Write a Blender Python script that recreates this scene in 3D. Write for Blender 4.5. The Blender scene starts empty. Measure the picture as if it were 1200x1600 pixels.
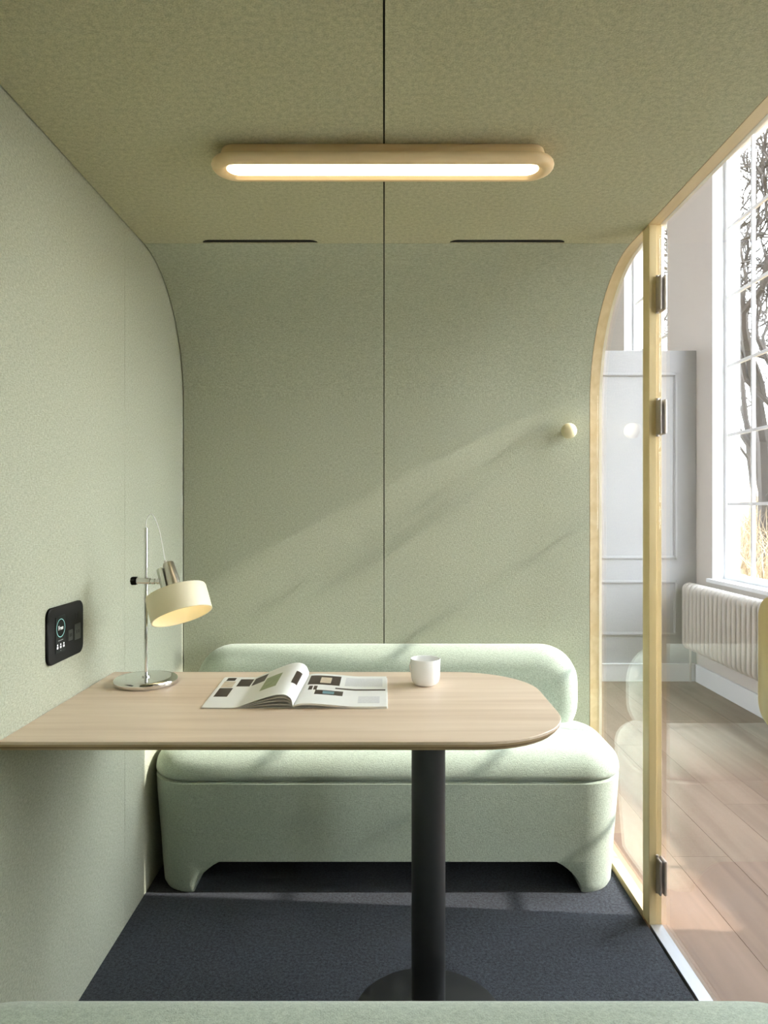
import bpy, bmesh, math, random
from mathutils import Vector, Matrix, Euler
random.seed(7)
S = bpy.context.scene
C = S.collection
PI = math.pi

# ---------------------------------------------------------------- camera
CAMZ = 1.206
cam_d = bpy.data.cameras.new('camera'); cam = bpy.data.objects.new('camera', cam_d); C.objects.link(cam)
cam.location = (0, 0, CAMZ); cam.rotation_euler = (PI/2, 0, 0)
cam_d.sensor_fit = 'HORIZONTAL'; cam_d.sensor_width = 36.0
cam_d.lens = 36.0*1100/1200; cam_d.shift_y = -4/1200; cam_d.clip_start = 0.01; cam_d.clip_end = 300
S.camera = cam

# ---------------------------------------------------------------- sky, sun, exposure
W = bpy.data.worlds.new('sky'); S.world = W; W.use_nodes = True
wn = W.node_tree; wn.nodes.clear()
wo = wn.nodes.new('ShaderNodeOutputWorld'); wb = wn.nodes.new('ShaderNodeBackground')
wt = wn.nodes.new('ShaderNodeTexCoord'); wx = wn.nodes.new('ShaderNodeSeparateXYZ'); wr = wn.nodes.new('ShaderNodeValToRGB')
wn.links.new(wt.outputs['Generated'], wx.inputs[0]); wn.links.new(wx.outputs['Z'], wr.inputs[0])
wr.color_ramp.elements[0].color = (0.93, 0.96, 1.0, 1); wr.color_ramp.elements[1].color = (0.78, 0.88, 1.0, 1)
wn.links.new(wr.outputs[0], wb.inputs[0]); wn.links.new(wb.outputs[0], wo.inputs[0])
wb.inputs['Strength'].default_value = 14.0

SUN_DIR = Vector((-1.0, 0.075, -0.65)).normalized()
sd = bpy.data.lights.new('sun', 'SUN'); so = bpy.data.objects.new('sun', sd); C.objects.link(so)
sd.energy = 5.4; sd.angle = math.radians(0.7); sd.color = (1.0, 0.94, 0.86)
so.rotation_euler = SUN_DIR.to_track_quat('-Z', 'Y').to_euler(); so.location = (8, -2, 7)

vs = S.view_settings
vs.view_transform = 'Standard'; vs.look = 'None'; vs.gamma = 1.0; vs.use_curve_mapping = False
vs.exposure = 0.55
S.cycles.use_denoising = True
S.cycles.max_bounces = 14; S.cycles.diffuse_bounces = 8; S.cycles.glossy_bounces = 6
S.cycles.transparent_max_bounces = 24; S.cycles.sample_clamp_indirect = 8.0
S.cycles.caustics_reflective = False; S.cycles.caustics_refractive = False

# ---------------------------------------------------------------- key dimensions
XL, XR = -0.75, 0.768          # booth inner faces
YB, ZC, RF = 2.625, 2.033, 0.435   # back wall, ceiling, curve radius
YN = -0.75                     # near end of the booth, closed by an added wall
HZ = -0.012                    # hall floor level
XW = 2.22                      # hall window wall, inner face
SILL, HEAD = 0.734, 3.60
WINDOWS = [(5.51, 6.51), (3.76, 4.76), (1.90, 3.42), (0.55, 1.66), (-2.9, -1.4), (-4.9, -3.4)]  # third widened and fourth added, both unseen, to light the booth
ADDED_SIDE_WINDOWS = [(2.7, 4.0), (6.8, 8.0)]; SZ0, SZ1 = 1.0, 4.0  # windows added out of view to brighten the hall
def portal(name, loc, rot, sx, sy):
    l = bpy.data.lights.new(name, 'AREA'); l.shape = 'RECTANGLE'; l.size = sx; l.size_y = sy; l.energy = 1
    l.cycles.is_portal = True
    o = bpy.data.objects.new(name, l); C.objects.link(o); o.location = loc; o.rotation_euler = rot
for (a, b) in WINDOWS:
    portal('window_portal', (XW+0.19, (a+b)/2, (SILL+HEAD)/2), (0, PI/2, 0), HEAD-SILL, b-a)

for (a, b) in ADDED_SIDE_WINDOWS:
    portal('window_portal', (-5.16, (a+b)/2, (SZ0+SZ1)/2), (0, -PI/2, 0), SZ1-SZ0, b-a)

# ---------------------------------------------------------------- materials
def srgb(r, g, b):
    f = lambda c: (c/255/12.92) if c/255 <= 0.04045 else ((c/255+0.055)/1.055)**2.4
    return (f(r), f(g), f(b), 1)
def newmat(name):
    m = bpy.data.materials.new(name); m.use_nodes = True
    nt = m.node_tree; b = nt.nodes['Principled BSDF']
    return m, nt, b
def plain(name, col, rough=0.6, metal=0.0, var=0.04, scale=30, bump=0.0, spec=0.5):
    m, nt, b = newmat(name)
    b.inputs['Roughness'].default_value = rough; b.inputs['Metallic'].default_value = metal
    b.inputs['Specular IOR Level'].default_value = spec
    tc = nt.nodes.new('ShaderNodeTexCoord'); n = nt.nodes.new('ShaderNodeTexNoise'); n.inputs['Scale'].default_value = scale
    n.inputs['Detail'].default_value = 4
    nt.links.new(tc.outputs['Object'], n.inputs['Vector'])
    r = nt.nodes.new('ShaderNodeValToRGB')
    r.color_ramp.elements[0].color = tuple(c*(1-var) for c in col[:3])+(1,)
    r.color_ramp.elements[1].color = tuple(min(1, c*(1+var)) for c in col[:3])+(1,)
    nt.links.new(n.outputs['Fac'], r.inputs[0]); nt.links.new(r.outputs[0], b.inputs['Base Color'])
    if bump:
        bp = nt.nodes.new('ShaderNodeBump'); bp.inputs['Strength'].default_value = bump; bp.inputs['Distance'].default_value = 0.001
        nt.links.new(n.outputs['Fac'], bp.inputs['Height']); nt.links.new(bp.outputs[0], b.inputs['Normal'])
    return m
def fabric(name, col, var=0.24, s=0.62, sheen=0.15):
    """woven upholstery: crossing stretched threads plus fine mottling"""
    m, nt, b = newmat(name)
    b.inputs['Roughness'].default_value = 0.95; b.inputs['Specular IOR Level'].default_value = 0.15
    b.inputs['Sheen Weight'].default_value = sheen; b.inputs['Sheen Roughness'].default_value = 0.5
    tc = nt.nodes.new('ShaderNodeTexCoord')
    outs = []
    for sc in ((150, 150, 640), (640, 640, 150), (460, 460, 460)):
        mp = nt.nodes.new('ShaderNodeMapping'); mp.inputs['Scale'].default_value = tuple(x*s for x in sc)
        n = nt.nodes.new('ShaderNodeTexNoise'); n.inputs['Scale'].default_value = 1.0; n.inputs['Detail'].default_value = 2
        nt.links.new(tc.outputs['Object'], mp.inputs[0]); nt.links.new(mp.outputs[0], n.inputs['Vector']); outs.append(n.outputs['Fac'])
    a1 = nt.nodes.new('ShaderNodeMath'); a1.operation = 'ADD'; nt.links.new(outs[0], a1.inputs[0]); nt.links.new(outs[1], a1.inputs[1])
    a2 = nt.nodes.new('ShaderNodeMath'); a2.operation = 'ADD'; nt.links.new(a1.outputs[0], a2.inputs[0]); nt.links.new(outs[2], a2.inputs[1])
    mr = nt.nodes.new('ShaderNodeMapRange'); mr.inputs['From Min'].default_value = 1.1; mr.inputs['From Max'].default_value = 1.9
    nt.links.new(a2.outputs[0], mr.inputs['Value'])
    r = nt.nodes.new('ShaderNodeValToRGB')
    r.color_ramp.elements[0].color = tuple(c*(1-var) for c in col[:3])+(1,)
    r.color_ramp.elements[1].color = tuple(min(1, c*(1+var)) for c in col[:3])+(1,)
    nt.links.new(mr.outputs[0], r.inputs[0]); nt.links.new(r.outputs[0], b.inputs['Base Color'])
    bp = nt.nodes.new('ShaderNodeBump'); bp.inputs['Strength'].default_value = 0.35; bp.inputs['Distance'].default_value = 0.0012
    nt.links.new(mr.outputs[0], bp.inputs['Height']); nt.links.new(bp.outputs[0], b.inputs['Normal'])
    return m
def wood(name, c0, c1, axis='X', rough=0.45, fine=1.0, contrast=1.0):
    m, nt, b = newmat(name)
    b.inputs['Roughness'].default_value = rough; b.inputs['Specular IOR Level'].default_value = 0.35
    tc = nt.nodes.new('ShaderNodeTexCoord'); mp = nt.nodes.new('ShaderNodeMapping')
    st = {'X': (1.6, 26, 26), 'Y': (26, 1.6, 26), 'Z': (26, 26, 1.6)}[axis]
    mp.inputs['Scale'].default_value = tuple(x*fine for x in st)
    info = nt.nodes.new('ShaderNodeObjectInfo'); add = nt.nodes.new('ShaderNodeVectorMath'); add.operation = 'ADD'
    mul = nt.nodes.new('ShaderNodeVectorMath'); mul.operation = 'SCALE'; mul.inputs['Scale'].default_value = 37.0
    comb = nt.nodes.new('ShaderNodeCombineXYZ')
    for k in range(3): nt.links.new(info.outputs['Random'], comb.inputs[k])
    nt.links.new(comb.outputs[0], mul.inputs[0])
    nt.links.new(tc.outputs['Object'], mp.inputs[0]); nt.links.new(mp.outputs[0], add.inputs[0]); nt.links.new(mul.outputs[0], add.inputs[1])
    n = nt.nodes.new('ShaderNodeTexNoise'); n.inputs['Scale'].default_value = 1.0; n.inputs['Detail'].default_value = 7; n.inputs['Distortion'].default_value = 0.6
    nt.links.new(add.outputs[0], n.inputs['Vector'])
    r = nt.nodes.new('ShaderNodeValToRGB')
    r.color_ramp.elements[0].position = 0.5-0.2/contrast; r.color_ramp.elements[1].position = 0.5+0.2/contrast
    r.color_ramp.elements[0].color = c0; r.color_ramp.elements[1].color = c1
    nt.links.new(n.outputs['Fac'], r.inputs[0])
    # a slight tone of its own for each board
    hs = nt.nodes.new('ShaderNodeHueSaturation'); mv = nt.nodes.new('ShaderNodeMapRange')
    mv.inputs['To Min'].default_value = 0.93; mv.inputs['To Max'].default_value = 1.05
    nt.links.new(info.outputs['Random'], mv.inputs['Value']); nt.links.new(mv.outputs[0], hs.inputs['Value'])
    nt.links.new(r.outputs[0], hs.inputs['Color']); nt.links.new(hs.outputs[0], b.inputs['Base Color'])
    bp = nt.nodes.new('ShaderNodeBump'); bp.inputs['Strength'].default_value = 0.08; bp.inputs['Distance'].default_value = 0.001
    nt.links.new(n.outputs['Fac'], bp.inputs['Height']); nt.links.new(bp.outputs[0], b.inputs['Normal'])
    return m
def glassmat(name, tint=(0.99, 0.997, 0.993, 1), f0=0.04):
    m = bpy.data.materials.new(name); m.use_nodes = True; nt = m.node_tree; nt.nodes.clear()
    o = nt.nodes.new('ShaderNodeOutputMaterial'); mx = nt.nodes.new('ShaderNodeMixShader')
    t = nt.nodes.new('ShaderNodeBsdfTransparent'); t.inputs[0].default_value = tint
    g = nt.nodes.new('ShaderNodeBsdfGlossy'); g.inputs['Roughness'].default_value = 0.0; g.inputs[0].default_value = (1, 1, 1, 1)
    lw = nt.nodes.new('ShaderNodeLayerWeight'); lw.inputs['Blend'].default_value = 0.5
    p = nt.nodes.new('ShaderNodeMath'); p.operation = 'POWER'; p.inputs[1].default_value = 5
    ma = nt.nodes.new('ShaderNodeMath'); ma.operation = 'MULTIPLY_ADD'; ma.inputs[1].default_value = 1-f0; ma.inputs[2].default_value = f0
    nt.links.new(lw.outputs['Facing'], p.inputs[0]); nt.links.new(p.outputs[0], ma.inputs[0]); nt.links.new(ma.outputs[0], mx.inputs[0])
    nt.links.new(t.outputs[0], mx.inputs[1]); nt.links.new(g.outputs[0], mx.inputs[2]); nt.links.new(mx.outputs[0], o.inputs[0])
    return m
def emit(name, col, st):
    m, nt, b = newmat(name)
    b.inputs['Base Color'].default_value = col; b.inputs['Emission Color'].default_value = col; b.inputs['Emission Strength'].default_value = st
    return m

M = {}
m = bpy.data.materials.new('added blind cloth'); m.use_nodes = True; nt = m.node_tree; nt.nodes.clear()  # cloth of the added blinds that soften the daylight
mo = nt.nodes.new('ShaderNodeOutputMaterial'); mm = nt.nodes.new('ShaderNodeMixShader'); mm.inputs[0].default_value = 0.8
md = nt.nodes.new('ShaderNodeBsdfDiffuse'); md.inputs[0].default_value = (0.92, 0.92, 0.90, 1)
ml = nt.nodes.new('ShaderNodeBsdfTranslucent'); ml.inputs[0].default_value = (0.94, 0.95, 0.95, 1)
nt.links.new(md.outputs[0], mm.inputs[1]); nt.links.new(ml.outputs[0], mm.inputs[2]); nt.links.new(mm.outputs[0], mo.inputs[0]); M['sheer'] = m
M['wall_fabric'] = fabric('sage wall fabric', srgb(172, 174, 154))
M['ceil_fabric'] = fabric('lamp-tinted ceiling fabric', srgb(183, 179, 148))  # same fabric as the walls, its warm lighting put into the colour
M['sofa_fabric'] = fabric('sage sofa fabric', srgb(165, 175, 159), s=0.8, sheen=0.3)
M['seam'] = plain('dark seam', srgb(40, 40, 32), 0.9)
M['shell'] = plain('booth shell', srgb(120, 126, 108), 0.6)
M['carpet'] = fabric('charcoal carpet', srgb(50, 53, 59), var=0.9, s=0.85, sheen=0.1)
M['oak_top'] = wood('oak table top', srgb(206, 182, 158), srgb(226, 206, 184), 'X', 0.4)
M['ply'] = wood('plywood edge', srgb(176, 148, 112), srgb(202, 176, 140), 'X', 0.5)
M['ply_dark'] = wood('plywood dark layer', srgb(132, 106, 76), srgb(152, 124, 92), 'X', 0.5)
M['birch_z'] = wood('birch vertical', srgb(230, 204, 146), srgb(242, 220, 172), 'Z', 0.45)  # same birch as the frame, paler: bounced light put into the colour
M['birch_y'] = wood('birch along', srgb(212, 186, 140), srgb(228, 206, 166), 'Y', 0.45)
M['birch_x'] = wood('birch lamp', srgb(236, 202, 152), srgb(248, 222, 180), 'X', 0.45)
M['gasket'] = plain('pale gasket', srgb(240, 236, 222), 0.5)
M['black_steel'] = plain('black powder coated steel', srgb(34, 34, 35), 0.42)
M['slot'] = plain('vent slot black', srgb(14, 13, 12), 0.9)
M['glass'] = glassmat('clear glass', f0=0.028)
M['winglass'] = glassmat('window glass', tint=(0.995, 0.998, 1, 1), f0=0.03)
M['chrome'] = plain('chrome', srgb(225, 225, 225), 0.08, 1.0, var=0.01)
M['brushed'] = plain('brushed steel', srgb(200, 194, 184), 0.30, 1.0, var=0.05, scale=120)
M['hinge'] = plain('bronze nickel hinge', srgb(190, 180, 172), 0.35, 0.55, var=0.02)
M['alu'] = plain('aluminium strip', srgb(190, 192, 196), 0.38, 0.8, var=0.02)
M['black_plastic'] = plain('black plastic', srgb(20, 19, 18), 0.6, spec=0.25)
M['cream'] = plain('cream enamel', srgb(242, 232, 202), 0.4, var=0.01)
M['white_bracket'] = plain('white enamel', srgb(228, 232, 222), 0.4, var=0.01)
M['ceramic'] = plain('white ceramic', srgb(240, 240, 238), 0.22, var=0.01)
M['ball'] = wood('pale wood ball', srgb(226, 212, 168), srgb(236, 224, 186), 'Z', 0.5)
M['paper'] = plain('paper', srgb(236, 236, 232), 0.5, var=0.015)
M['print_dark'] = plain('dark printed picture', srgb(60, 46, 40), 0.4, var=0.5, scale=45)
M['print_green'] = plain('green printed picture', srgb(150, 160, 120), 0.4, var=0.4, scale=70)
M['print_sand'] = plain('sand printed picture', srgb(206, 190, 166), 0.4, var=0.25, scale=60)
M['print_blue'] = plain('teal printed picture', srgb(110, 150, 160), 0.4, var=0.3, scale=60)
M['print_text'] = plain('grey printed text', srgb(216, 216, 216), 0.5, var=0.2, scale=300)
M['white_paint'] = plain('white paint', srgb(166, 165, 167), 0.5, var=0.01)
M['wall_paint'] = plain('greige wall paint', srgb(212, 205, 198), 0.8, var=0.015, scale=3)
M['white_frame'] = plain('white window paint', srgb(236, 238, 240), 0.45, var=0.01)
M['radiator'] = plain('radiator enamel', srgb(200, 194, 186), 0.4, var=0.01)
M['plank'] = wood('oak floor plank', srgb(122, 98, 80), srgb(146, 121, 103), 'Y', 0.62, fine=0.5)
M['bark'] = plain('bark', srgb(34, 27, 21), 0.95, var=0.4, scale=14)
M['reed'] = plain('dry reed', srgb(138, 120, 92), 0.9, var=0.25, scale=3)
M['reed_ground'] = plain('dry meadow', srgb(112, 94, 66), 0.95, var=0.3, scale=1.5)
M['screen'] = plain('screen glass', srgb(5, 9, 10), 0.4, spec=0.2)
M['panel_detail'] = plain('panel inset', srgb(36, 36, 34), 0.35)
M['ring'] = emit('screen ring', srgb(140, 200, 195), 0.55)
M['ui'] = emit('screen text', srgb(235, 235, 235), 0.5)
M['ui_dim'] = emit('screen small text', srgb(120, 120, 120), 0.5)

# ---------------------------------------------------------------- helpers
def tag(o, label=None, cat=None, group=None, kind=None):
    if label: o['label'] = label
    if cat: o['category'] = cat
    if group: o['group'] = group
    if kind: o['kind'] = kind
    return o
def empty(name, loc, label=None, cat=None, group=None, kind=None):
    o = bpy.data.objects.new(name, None); C.objects.link(o); o.location = loc; o.empty_display_size = 0.05
    return tag(o, label, cat, group, kind)
def wloc(p):
    v = Vector((0, 0, 0))
    while p is not None: v += p.location; p = p.parent
    return v
def obj(name, bm, mat, parent=None, smooth=False, loc=None):
    """bm is in world coordinates; it is stored about the parent's (or loc's) place"""
    off = wloc(parent) if parent is not None else Vector(loc or (0, 0, 0))
    if off.length > 0: bmesh.ops.translate(bm, verts=bm.verts, vec=-off)
    bmesh.ops.recalc_face_normals(bm, faces=bm.faces)
    me = bpy.data.meshes.new(name); bm.to_mesh(me); bm.free()
    for m in (mat if isinstance(mat, (list, tuple)) else [mat]): me.materials.append(m)
    if smooth:
        for p in me.polygons: p.use_smooth = True
    o = bpy.data.objects.new(name, me); C.objects.link(o)
    if parent is not None: o.parent = parent
    elif loc: o.location = loc
    return o
def autosmooth(o, ang=40):
    me = o.data
    for p in me.polygons: p.use_smooth = True
    me.set_sharp_from_angle(angle=math.radians(ang))
    return o
def bx(bm, x0, x1, y0, y1, z0, z1, bev=0.0, seg=2):
    t = bmesh.new()
    vs_ = [t.verts.new((x, y, z)) for x in (x0, x1) for y in (y0, y1) for z in (z0, z1)]
    for f in ((0, 1, 3, 2), (4, 6, 7, 5), (0, 4, 5, 1), (2, 3, 7, 6), (0, 2, 6, 4), (1, 5, 7, 3)):
        t.faces.new([vs_[i] for i in f])
    bmesh.ops.recalc_face_normals(t, faces=t.faces)
    if bev: bmesh.ops.bevel(t, geom=list(t.edges), offset=bev, segments=seg, profile=0.5, affect='EDGES')
    join(bm, t)
def join(bm, t):
    me = bpy.data.meshes.new('tmp'); t.to_mesh(me); t.free(); bm.from_mesh(me); bpy.data.meshes.remove(me)
def B(*args, **kw):
    bm = bmesh.new(); bx(bm, *args, **kw); return bm
def loft(bm, rings, cap0=True, cap1=True, closed=True):
    vr = [[bm.verts.new(p) for p in r] for r in rings]
    n = len(vr[0])
    for a, b in zip(vr, vr[1:]):
        for i in range(n if closed else n-1):
            j = (i+1) % n
            bm.faces.new((a[i], a[j], b[j], b[i]))
    if cap0: bm.faces.new(vr[0][::-1])
    if cap1: bm.faces.new(vr[-1])
    return vr
def rrect(hx, hy, r, n=6):
    """rounded rectangle outline, counter-clockwise"""
    r = min(r, hx-1e-4, hy-1e-4); pts = []
    for cx, cy, a0 in ((hx-r, hy-r, 0), (-hx+r, hy-r, PI/2), (-hx+r, -hy+r, PI), (hx-r, -hy+r, 1.5*PI)):
        for k in range(n+1):
            a = a0+k*PI/2/n; pts.append((cx+r*math.cos(a), cy+r*math.sin(a)))
    return pts
def tube(bm, pts, radii, n=10, caps=True, closed=False):
    pts = [Vector(p) for p in pts]
    if not hasattr(radii, '__len__'): radii = [radii]*len(pts)
    rings = []; up = None; L = len(pts)
    for i, p in enumerate(pts):
        if closed: d = (pts[(i+1) % L]-pts[i-1]).normalized()
        else: d = (pts[min(i+1, L-1)]-pts[max(i-1, 0)]).normalized()
        if up is None:
            up = Vector((0, 0, 1)) if abs(d.z) < 0.9 else Vector((1, 0, 0))
        s = d.cross(up).normalized(); up = s.cross(d).normalized()
        rings.append([p+radii[i]*(math.cos(a)*s+math.sin(a)*up) for a in [2*PI*k/n for k in range(n)]])
    if closed:
        vr = [[bm.verts.new(p) for p in r] for r in rings]
        for q in range(L):
            a, b = vr[q], vr[(q+1) % L]
            for i in range(n): bm.faces.new((a[i], a[(i+1) % n], b[(i+1) % n], b[i]))
    else: loft(bm, rings, caps, caps)
def lathe(bm, prof, n=32, mat=Matrix.Identity(4), cap=True):
    rings = [[mat @ Vector((r*math.cos(2*PI*k/n), r*math.sin(2*PI*k/n), z)) for k in range(n)] for r, z in prof]
    loft(bm, rings, cap and prof[0][0] > 1e-5, cap and prof[-1][0] > 1e-5)

# ================================================================ BOOTH SHELL
G = 0.0018      # half the width of a panel joint
# profile of the back/ceiling curve in (y, z), offset outwards by d
def arch(d, n=20):
    return [(YB-RF+(RF+d)*math.sin(k*PI/2/n), ZC-RF+(RF+d)*math.cos(k*PI/2/n)) for k in range(n+1)]
TH = 0.030
def prism_x(bm, prof, x0, x1):
    a = [(x0, y, z) for y, z in prof]; b = [(x1, y, z) for y, z in prof]
    loft(bm, [a, b])
wall_back = empty('wall_back', (0, YB, 0), 'curved sage fabric end wall of the booth in two panels behind the sofa', kind='structure')
ceiling = empty('ceiling', (0, 1.0, ZC), 'lamp-tinted sage fabric booth ceiling with a dark centre seam', kind='structure')
def strip_x(name, inner, outer, x0, x1, mat, parent):
    """panel swept along x from an inner and an outer (y, z) line"""
    bm = bmesh.new()
    prof = inner+outer[::-1]
    va = [bm.verts.new((x0, y, z)) for y, z in prof]; vb = [bm.verts.new((x1, y, z)) for y, z in prof]
    n = len(prof); h = len(inner)
    for i in range(n):
        j = (i+1) % n; bm.faces.new((va[i], va[j], vb[j], vb[i]))
    for i in range(h-1):
        bm.faces.new((va[i], va[n-1-i], va[n-2-i], va[i+1])); bm.faces.new((vb[i+1], vb[n-2-i], vb[n-1-i], vb[i]))
    return autosmooth(obj(name, bm, mat, parent), 30)
inner = arch(0)+[(YB, 0.0)]; outer = arch(TH)+[(YB+TH, 0.0)]
inner2 = [(y, z) for y, z in inner]
ya = YB-RF
inner2[0] = (ya+0.0008, ZC); outer[0] = (ya+0.0008, ZC+TH)
xl, xr = XL+0.0035, XR-0.0015
strip_x('back_panel', inner2, outer, xl, -G, M['wall_fabric'], wall_back)
strip_x('back_panel', inner2, outer, G, xr, M['wall_fabric'], wall_back)
strip_x('back_casing', arch(TH+0.002)+[(YB+TH+0.002, 0)], arch(TH+0.014)+[(YB+TH+0.014, 0)], XL-0.05, XR+0.04, M['shell'], wall_back)
strip_x('seam_strip', arch(0.012)+[(YB+0.012, 0.0)], arch(0.016)+[(YB+0.016, 0.0)], -G-0.0001+0.0002, G-0.0001, M['seam'], wall_back)
# the two ceiling panels with their vent slots cut through
SLOTS = ((-0.561, -0.206), (0.204, 0.559))
YS0, YS1 = 2.159, 2.184        # vent slot band
def slab_with_slot(x0, x1, s0, s1):
    bm = bmesh.new()
    r = (YS1-YS0)/2
    # plan outline of the slot: the near edge has rounded corners
    sl = [(s0, YS1), (s0, YS0+0.014), (s0+0.012, YS0+0.003), (s0+0.022, YS0), (s1-0.022, YS0), (s1-0.012, YS0+0.003), (s1, YS0+0.014), (s1, YS1)]
    for z, flip in ((ZC, 0), (ZC+TH, 1)):
        o = [bm.verts.new(p+(z,)) for p in ((x0, YN), (x1, YN), (x1, ya-0.0008), (x0, ya-0.0008))]
        q = [bm.verts.new(p+(z,)) for p in sl]
        bm.faces.new((o[0], o[1], q[4], q[3])); bm.faces.new((o[0], q[3], q[2], q[1])); bm.faces.new((o[0], q[1], q[0], o[3]))
        bm.faces.new((o[1], o[2], q[7], q[6])); bm.faces.new((o[1], q[6], q[5], q[4])); bm.faces.new((o[3], q[0], q[7], o[2]))
    bm.verts.ensure_lookup_table()
    n = len(bm.verts)//2; vv = list(bm.verts)
    for lst in ([0, 1, 2, 3], list(range(4, 12))):
        for i in range(len(lst)):
            a, b = lst[i], lst[(i+1) % len(lst)]
            bm.faces.new((vv[a], vv[b], vv[n+b], vv[n+a]))
    return bm
obj('ceiling_panel', slab_with_slot(xl, -G, *SLOTS[0]), M['ceil_fabric'], ceiling)
obj('ceiling_panel', slab_with_slot(G, xr, *SLOTS[1]), M['ceil_fabric'], ceiling)
obj('ceiling_casing', B(XL-0.05, XR+0.04, YN, ya, ZC+TH+0.002, ZC+TH+0.014), M['shell'], ceiling)
obj('seam_strip', B(-G, G, YN, ya, ZC+0.012, ZC+0.016), M['seam'], ceiling)
for s0, s1 in SLOTS:
    v = obj('vent_grille', B(s0+0.001, s1-0.001, YS0+0.001, YS1-0.001, ZC+0.0015, ZC+0.020), M['slot'], ceiling)
# left wall, two panels, cut to the curve at the back
wall_left = empty('wall_left', (XL, 1.2, 0), 'sage fabric side wall of the booth carrying the black control panel', kind='structure')
YJ = 2.037
def left_panel(prof):
    bm = bmesh.new(); loft(bm, [[(XL-TH, y, z) for y, z in prof], [(XL, y, z) for y, z in prof]])
    return obj('wall_panel', bm, M['wall_fabric'], wall_left)
left_panel([(YN, 0), (YJ-0.0007, 0), (YJ-0.0007, ZC+TH), (YN, ZC+TH)])
left_panel([(YJ+0.0007, 0), (YB+TH, 0)]+[(y, z) for y, z in arch(TH)[::-1]]+[(YJ+0.0007, ZC+TH)])
obj('side_casing', B(XL-TH-0.014, XL-TH-0.002, YN, YB, 0, ZC-0.0), M['shell'], wall_left)
wn_ = empty('added_wall_near', (0, YN, 0), 'added sage fabric end wall of the booth behind the bench', kind='structure')  # unseen, added to keep frontal light off the back wall
for x0, x1 in ((XL-TH, -G), (G, XR+0.034)):
    obj('wall_panel', B(x0, x1, YN-TH, YN-0.0005, 0, ZC+TH), M['wall_fabric'], wn_)
obj('end_casing', B(XL-TH, XR+0.034, YN-TH-0.012, YN-TH-0.001, 0, ZC+TH), M['shell'], wn_)
# booth floor
bm = B(XL, XR-0.004, YN, YB, -0.011, 0.0)
tag(obj('floor', bm, M['carpet'], loc=(0, 1.0, -0.011)), 'dark charcoal carpet covering the booth floor', kind='structure')

# ---------------------------------------------------------------- wooden side frame with the fixed pane
XF0, XF1 = 0.768, 0.802
win1 = empty('window_1', (0.785, YB, 0), 'pale birch arched side frame of the booth with a fixed glass pane', kind='structure')
FT = 0.034
path_in = [(YN, ZC)]+arch(0)+[(YB, 0.0)]
path_out = [(YN, ZC+FT)]+arch(FT)+[(YB+FT, 0.0)]
o = strip_x('arched_frame', path_in, path_out, XF0, XF1, M['birch_y'], win1)
gi = [(YN, ZC-0.001)]+arch(-0.001)+[(YB-0.001, 0)]; go = [(YN, ZC+0.012)]+arch(0.012)+[(YB+0.012, 0)]
strip_x('glazing_bead', gi, go, XF1, XF1+0.010, M['gasket'], win1)
obj('post', B(XF0, 0.791, 2.040, 2.090, 0.0, ZC-0.0005, bev=0.0015), M['birch_z'], win1)
obj('post_cover', B(0.7915, 0.806, 2.044, 2.090, 0.0, ZC-0.0005, bev=0.001), M['birch_z'], win1)
obj('bottom_rail', B(XF0, XF1, 2.0905, YB-0.001, -0.011, 0.016, bev=0.001), M['birch_y'], win1)
# fixed pane follows the arch
bm = bmesh.new()
pr = [(2.0905, 0.016)]+[(YB-0.002, 0.016)]+[(y, z) for y, z in arch(-0.002)[::-1]]+[(2.0905, ZC-0.002)]
loft(bm, [[(0.7935, y, z) for y, z in pr], [(0.7985, y, z) for y, z in pr]])
obj('glass_pane', bm, M['glass'], win1)
# fixed side pane before the door, then an added solid fabric side wall
win2 = empty('window_2', (0.785, 0.8, 0), 'clear fixed glass side pane of the booth beside the glass door', kind='structure')
obj('glass_pane', B(0.7935, 0.7985, 0.402, 1.197, 0.006, ZC-0.002), M['glass'], win2)
added_wall_right = empty('added_wall_right', (XF0, -0.2, 0), 'added sage fabric side wall of the booth next to the fixed glass pane', kind='structure')  # added out of view to block light from the near side
obj('wall_panel', B(XF0, XF0+TH, YN, 0.365, 0, ZC-0.001), M['wall_fabric'], added_wall_right)
obj('side_casing', B(XF0+TH+0.001, XF0+TH+0.012, YN, 0.365, HZ, ZC-0.001), M['shell'], added_wall_right)
obj('post', B(XF0, XF0+TH+0.012, 0.366, 0.401, 0, ZC-0.0005, bev=0.0015), M['birch_z'], added_wall_right)
# threshold
tr = empty('trim_1', (0.78, 1.0, -0.011), 'brushed aluminium threshold strip along the carpet edge', kind='structure')
obj('threshold', B(0.7705, 0.806, 0.402, 2.0395, -0.011, 0.004, bev=0.001), M['alu'], tr)
# glass door
door = empty('door_1', (0.795, 2.03, 0.008), 'frameless clear glass booth door on metal hinges with wooden pull', kind='structure')
obj('glass_pane', B(0.7935, 0.7985, 1.202, 2.030, 0.008, ZC-0.006), M['glass'], door)
for z in (1.826, 1.471, 0.152):
    h = obj('hinge', B(0.7860, 0.7932, 2.006, 2.0395, z-0.050, z+0.050, bev=0.004, seg=3), M['hinge'], door, smooth=False)
    obj('hinge_leaf', B(0.7988, 0.8075, 2.006, 2.0435, z-0.050, z+0.050, bev=0.004, seg=3), M['hinge'], h)
    bm = bmesh.new(); tube(bm, [(0.7900, 2.0345, z-0.054), (0.7900, 2.0345, z+0.056)], 0.0042, 12)
    autosmooth(obj('hinge_pin', bm, M['hinge'], h))
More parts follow.
